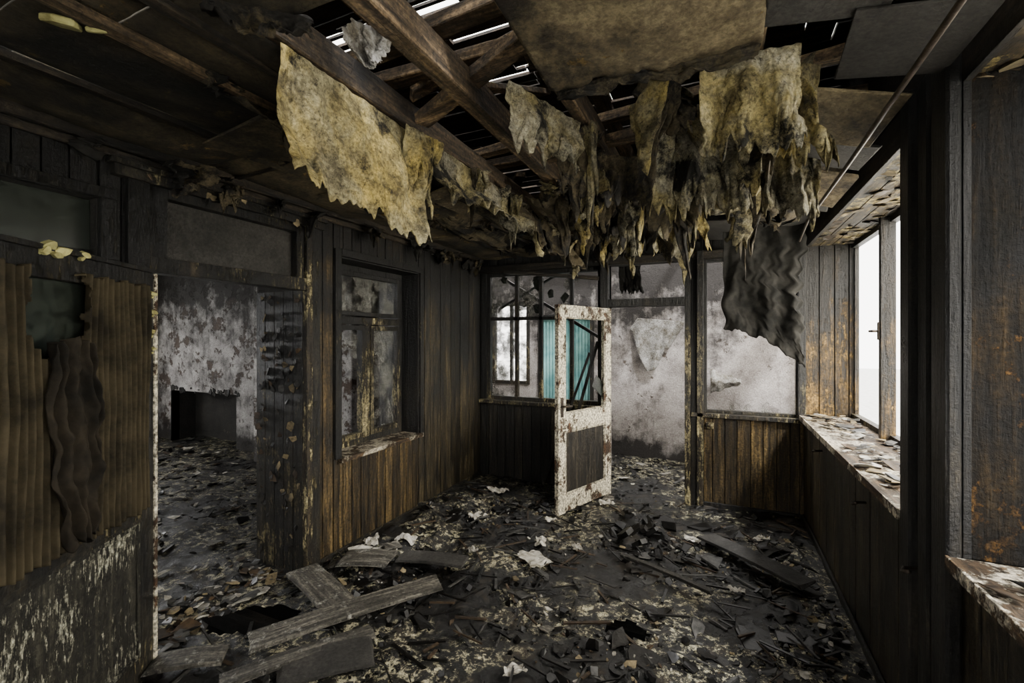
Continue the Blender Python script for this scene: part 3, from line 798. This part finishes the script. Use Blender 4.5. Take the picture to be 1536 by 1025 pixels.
# dark cloth in the back-right corner
mb = MB()
def fn(u, v):
    bot = 1.73 - .32 * u ** 1.8 + .05 * mn.noise(Vector((u * 7, 1, 1))) + .02 * mn.noise(Vector((u * 23, 1, 1)))
    z = 2.6 + (bot - 2.6) * v
    edge = .06 * mn.noise(Vector((v * 5, 3, 2))) + .05 * mn.noise(Vector((v * 17, 3, 2)))
    x = .03 + .03 * mn.noise(Vector((v * 6, 8, 1))) + u * (.63 - .07 * abs(math.sin(v * 2.6))) + edge * u
    y = 4.28 + .024 * math.sin(u * 19 + v * 1.5 + 4 * mn.noise(Vector((u * 2, v * 2, 0)))) * (.3 + .7 * v) + .05 * mn.noise(Vector((u * 4, v * 3, 0))) + .012 * mn.noise(Vector((u * 14, v * 12, 0)))
    return (x, y, z)
mb.grid(fn, 90, 70, M_cloth, 1.4)
mb.build('dark_hanging_cloth', solid=.004)
mb = MB()
mb.tube([(.50, .1, 2.42), (.50, 1.2, 2.42), (.505, 2.4, 2.40), (.51, 3.4, 2.40), (.56, 4.1, 2.40)], .009, M_metal, t=1.2)
mb.build('electrical_conduit')

# ------------------------------------------------------------------ left door leaf
def door_frame(mb, W, H, t, stile, rails, mat, tt=1):
    mb.box(0, stile, -t / 2, t / 2, .01, H, mat, tt); mb.box(W - stile, W, -t / 2, t / 2, .01, H, mat, tt * .95)
    for a, b_ in rails: mb.box(stile, W - stile, -t / 2, t / 2, a, b_, mat, tt)
mb = MB()
W, H, T = .9, 1.97, .045
door_frame(mb, W, H, T, .09, ((.02, .14), (.78, .88), (1.87, 1.97)), M_trimd, 1.4)
mb.box(-.014, .006, -.03, .032, .01, H, M_white, 1.1)
mb.box(.09, W - .09, -.008, .010, .14, .78, M_panel, 1)
for a, b_, c, d in ((.09, .11, .14, .78), (W - .11, W - .09, .14, .78), (.11, W - .11, .14, .16), (.11, W - .11, .76, .78)):
    mb.box(a, b_, .010, .020, c, d, M_panel, .7)
mb.box(.0, W, -.035, .035, 1.97, 1.99, M_trimd, 1.5)
mb.box(.09, W - .09, -.012, -.008, .88, 1.87, M_glassd, 1.2)
mb.box(.09, W - .09, .022, .03, .80, .84, M_trimd, .9)
rz = math.atan2(-.849, .528)
door1 = mb.build('door_1', loc=(-2.56, 1.30, .0), rz=rz, bevel=.004)
mb = MB()
def fn(u, v):
    x = .085 + u * (W - .17); z = .845 + (1.9 - .845) * v + .008 * math.sin(u * 40)
    amp = .016 + .008 * mn.noise(Vector((u * 8, 0, 0)))
    y = .042 + amp * math.sin(u * 6.283 * 23 + 2.6 * mn.noise(Vector((u * 5, v * 1.3, 2)))) + .012 * mn.noise(Vector((u * 3, v * 2, 0))) + .005 * mn.noise(Vector((u * 60, v * 6, 0)))
    return (x, y, z)
def skc(u, v):
    x = .085 + u * (W - .17); z = .845 + 1.055 * v
    n = .25 * mn.noise(Vector((x * 9, z * 9, 0))) + .1 * mn.noise(Vector((x * 30, z * 30, 0)))
    return abs((x - .57) / .13) ** 5 + abs((z - 1.75) / (.16 + .25 * (x - .57))) ** 4 < 1 + n * 3
mb.grid(fn, 320, 120, M_curt, 1.4, skc)
mb.build('curtain', parent=door1, solid=.002)
mb = MB()
def fn(u, v):   # the torn part of the curtain bunched and hanging limp
    w = .08 + .055 * math.sin(min(1, v * 1.6) * 1.57) - .07 * v * v
    x = .56 + (u - .5) * 2 * w * (1 + .3 * mn.noise(Vector((v * 5, 1, 1)))) - .05 * v
    z = 1.66 - .78 * v - .03 * abs(u - .5) * 2 * (1 - v) + .05 * v * mn.noise(Vector((u * 6, 0, 5)))
    y = .07 + .018 * math.sin(u * 3.14) + .02 * math.sin(u * 27 + v * 2 + 5 * mn.noise(Vector((u * 2, v * 2, 0)))) + .022 * mn.noise(Vector((u * 5, v * 7, 3))) + .01 * mn.noise(Vector((u * 14, v * 20, 3)))
    return (x, y, z)
mb.grid(fn, 110, 100, M_jacket, 1.4)
mb.build('draped_cloth', parent=door1, solid=.003)
mb = MB()
for (x, z, r) in ((.60, 1.985, .05), (.55, 1.975, .04), (.44, 1.985, .028), (.02, 1.87, .02), (.02, 1.78, .02), (.03, 1.68, .025), (.02, 1.60, .015)):
    mb.shard((x, .03, z), r, .02, (1.2, U(-.5, .5), U(-.5, .5)), M_foam, 7, asp=.55)
    mb.shard((x + .02, .035, z - .02), r * .6, .015, (1.5, U(-.5, .5), 0), M_foam, 7, asp=.6)
mb.build('peeling_foam', parent=door1, bevel=.005)

# ------------------------------------------------------------------ back door leaf
mb = MB()
W, H, T = .86, 1.93, .045
door_frame(mb, W, H, T, .105, ((.02, .17), (.76, .92), (1.82, 1.93)), M_white, 1.15)
mb.box(.105, W - .105, -.008, .008, .17, .76, M_char, 1.6)
for s in (-1, 1):
    y0, y1 = sorted((s * .008, s * .016))
    for a, b_, c, d in ((.105, .125, .17, .76), (W - .125, W - .105, .17, .76), (.125, W - .125, .17, .19), (.125, W - .125, .74, .76),
                        (.105, .12, .92, 1.82), (W - .12, W - .105, .92, 1.82), (.12, W - .12, .92, .935), (.12, W - .12, 1.805, 1.82)):
        mb.box(a, b_, y0, y1, c, d, M_white, .8)
mb.shard((.2, 0, 1.1), .14, .004, (1.57, 0, 0), M_glassd)
door2 = mb.build('door_2', loc=(-1.045, 4.735, .03), rz=math.atan2(-.937, -.35), bevel=.004)
mb = MB()
for s in (-1, 1):
    mb.tube([(W - .05, s * .02, 1.0), (W - .05, s * .06, 1.0), (W - .06, s * .065, 1.0), (W - .15, s * .062, .995)], .009, M_metal)
    y0, y1 = sorted((s * .022, s * .028)); mb.box(W - .068, W - .032, y0, y1, .9, 1.08, M_metal)
mb.build('door_handle', parent=door2)

# ------------------------------------------------------------------ side room
mb = MB()
slab(mb, 'x', 4.4, 4.5, -8.8, -3.07, 0, 2.8, [(-8.0, -6.45, -1, .82)], M_plas)
mb.box(-8.0, -6.45, 4.75, 4.8, -.1, .9, M_dplas); mb.box(-8.05, -8.0, 4.4, 4.8, -.1, .9, M_dplas); mb.box(-6.45, -6.4, 4.5, 4.8, -.1, .9, M_dplas)
mb.box(-8.0, -6.45, 4.5, 4.8, .82, .9, M_dplas)
for k in range(24):
    mb.shard((U(-8.05, -6.4), 4.395, .84 + U(-.03, .03)), U(.02, .06), .01, (1.57, U(-1, 1), 0), random.choice([M_dplas, M_d1]))
mb.build('wall_side_room_north')
mb = MB(); mb.box(-5.6, -3.9, 4.05, 4.39, 0.02, 2.70, M_plas, 1.6); mb.build('chimney_breast', bevel=.01)
mb = MB()
slab(mb, 'y', -8.8, -8.7, -1.5, 4.4, 0, 2.8, [(1.6, 3.6, .9, 2.4)], M_plas)
frame_y(mb, -8.78, -8.72, 1.6, 3.6, .9, 2.4, .07, M_white); mb.box(-8.78, -8.72, 2.56, 2.64, .97, 2.33, M_white)
mb.build('wall_side_room_west')
mb = MB()
slab(mb, 'x', -1.6, -1.5, -8.8, -3.07, 0, 2.8, [(-6.4, -5.0, .9, 2.3)], M_plas)
mb.build('wall_side_room_south')
mb = MB(); mb.box(-8.8, -3.05, -1.6, 4.9, 2.72, 2.8, M_ceil, 1); mb.build('ceiling_side_room')

# ------------------------------------------------------------------ back room
mb = MB()
slab(mb, 'x', 6.4, 6.5, -4.0, 1.08, 0, 2.75, [(-3.25, -2.62, .95, 2.2), (-2.42, -1.68, -1, 1.95)], M_plas2)
mb.build('wall_north')
mb = MB()
frame_x(mb, 6.38, 6.46, -3.25, -2.62, .95, 2.2, .05, M_trim, .8); mb.box(-2.95, -2.91, 6.39, 6.45, 1.0, 2.15, M_trim, .8)
mb.box(-3.2, -2.67, 6.42, 6.424, 1.0, 2.15, M_glass); mb.box(-3.2, -2.67, 6.43, 6.434, 1.0, 2.15, M_glass)
mb.build('window_7', bevel=.003)
mb = MB()
mb.box(-2.42, -1.68, 6.42, 6.46, 0.02, 1.95, M_teal, 1)
for k in range(15):
    x = -2.40 + k * .05; mb.box(x, x + .025, 6.405, 6.42, .05, 1.9, M_teal, 1.15)
mb.box(-2.47, -2.42, 6.36, 6.46, 0, 2.0, M_trimd); mb.box(-1.68, -1.63, 6.36, 6.46, 0, 2.0, M_trimd); mb.box(-2.47, -1.63, 6.36, 6.46, 1.95, 2.0, M_trimd)
mb.build('door_3', bevel=.003)
mb = MB(); slab(mb, 'y', .98, 1.08, 4.92, 6.4, 0, 2.75, [(5.15, 6.15, 1, 2.3)], M_plas2); mb.build('wall_back_room_east')
mb = MB(); mb.box(-4.1, -4.0, 4.5, 6.5, 0, 2.75, M_plas2, 1); mb.build('wall_back_room_west')
mb = MB()
for x in (-3.4, -2.5, -1.7, -.5, .4):
    mb.beam((x, 4.93, 2.8), (x + U(-.2, .2), 6.45, 2.8), .07, .1, M_chary, 1)
mb.build('back_room_roof_beams')
mb = MB()  # unseen roof boards added to cut the sky light; gaps left for backlight
y = 4.93
while y < 6.4:
    w = U(.12, .2); x = -4.0
    while x < 1.0:
        x2 = min(1.05, x + U(.5, 1.3)); cx = (x + x2) / 2
        openp = .85 if cx > -.5 else .65
        if R() > openp: mb.box(x, x2 - .01, y, y + w - .01, 2.86, 2.88, M_roof, U(.5, 1.2))
        x = x2
    y += w
mb.build('back_room_sky_cover')
mb = MB()
def fn(u, v):
    x = -1.02 + u * .62 - .10 * v * (1 - u) - .22 * u * v
    z = 1.93 - .06 * u - (.15 + .55 * math.sin(max(0, min(1, u * 1.1)) * 2.6) ** 1.4) * v + .05 * mn.noise(Vector((u * 6, 0, 0))) * v
    y = 6.37 - .07 * v * math.sin(u * 3.1) - .03 * math.sin(u * 21 - v * 5 + 3 * mn.noise(Vector((u * 3, 0, 0)))) * v * (1 - .5 * v) - .01
    return (x, y, z)
mb.grid(fn, 70, 40, M_wpaper, .8)
mb.build('peeling_wallpaper', solid=.003)
mb = MB()
def fn(u, v):
    return (-.1 + u * .34, 6.3 - .12 * math.sin(v * 3.1) - .02 * math.sin(u * 9), 1.26 - .30 * v * (1 - .8 * u) - .12 * u + .03 * mn.noise(Vector((u * 5, v * 4, 0))))
mb.grid(fn, 24, 20, M_wpaper, 1.3)
mb.build('peeling_wallpaper', solid=.003)
sheet('charred_hanging_sheet', (-1.02, 5.1, 2.5), (-.78, 5.1, 2.5), .40, (0, 1, 0), M_cloth, .06, 3, .35, .05, nu=50, t=1.3)
mb = MB()
mb.beam((-2.35, 5.0, 2.35), (-1.12, 5.05, 1.6), .035, .035, M_char, 1)
mb.beam((-1.6, 4.70, .06), (-1.16, 4.72, 1.62), .035, .03, M_char, 1)
mb.beam((-1.75, 4.66, .06), (-1.25, 4.73, 1.5), .025, .025, M_char, 1)
mb.beam((-2.2, 4.62, 2.40), (-1.15, 4.72, 2.28), .05, .04, M_charx, 1)
mb.beam((-2.45, 4.98, 2.0), (-1.7, 5.02, 2.4), .03, .03, M_char, 1)
mb.build('fallen_battens', bevel=.003)
mb = MB()
mb.box(-.12, -.05, YB - .03, YB - .005, .78, .84, M_trim, 1.2); mb.tube([(-.085, YB - .03, .81), (-.085, YB - .045, .81)], .014, M_metal)
mb.build('light_switch', bevel=.004)
for (y, z) in ((4.0, .82), (2.9, .80), (2.2, .78)):
    mb = MB(); mb.tube([(XR, y, z), (XR - .05, y, z - .005), (XR - .07, y - .05, z), (XR - .06, y - .09, z + .02)], .007, M_metal); mb.build('wall_hook')

mb = MB(); mb.box(-40, 40, -40, 40, -.6, -.5, M_ground, 1); mb.build('ground')

# ------------------------------------------------------------------ light
w = bpy.data.worlds.new('sky'); bpy.context.scene.world = w; w.use_nodes = True
nt = w.node_tree; bg = nt.nodes['Background']
bg.inputs[0].default_value = (1, .97, .92, 1); bg.inputs[1].default_value = 9.0

def area(name, loc, rot, sx, sy, power, col=(1, 1, 1)):
    l = bpy.data.lights.new(name, 'AREA'); l.shape = 'RECTANGLE'; l.size = sx; l.size_y = sy; l.energy = power; l.color = col
    o = bpy.data.objects.new(name, l); bpy.context.collection.objects.link(o); o.location = loc; o.rotation_euler = rot
h = math.pi / 2
area('daylight_right', (1.7, 3.4, 1.9), (0, h, 0), 1.8, 2.8, 190, (1, .92, .74))
area('daylight_right_near', (1.7, .6, 1.9), (0, h, 0), 1.8, 2.6, 25, (1, .92, .72))
area('fill_front', (-.9, -2.0, 1.6), (h, 0, 0), 2.2, 1.4, 3, (1, .95, .8))  # unseen fill lamp added outside the front opening
area('daylight_side_w', (-9.4, 2.6, 1.8), (0, -h, 0), 1.6, 2, 60, (.92, .95, 1))
area('daylight_side_s', (-5.7, -2.0, 1.7), (h, 0, 0), 1.6, 1.5, 50, (.95, .97, 1))
sl = bpy.data.lights.new('sun', 'SUN'); sl.energy = 7; sl.angle = .12
so = bpy.data.objects.new('sun', sl); bpy.context.collection.objects.link(so)
so.rotation_euler = Vector((-.45, .5, -.8)).to_track_quat('-Z', 'Y').to_euler()

# ------------------------------------------------------------------ camera
cam = bpy.data.cameras.new('camera'); co = bpy.data.objects.new('camera', cam); bpy.context.collection.objects.link(co)
cam.lens = 16.0; cam.sensor_width = 36; cam.shift_y = -.003; cam.clip_start = .02
co.location = (0, 0, 1.65); co.rotation_euler = (h, 0, math.radians(24.5))
bpy.context.scene.camera = co
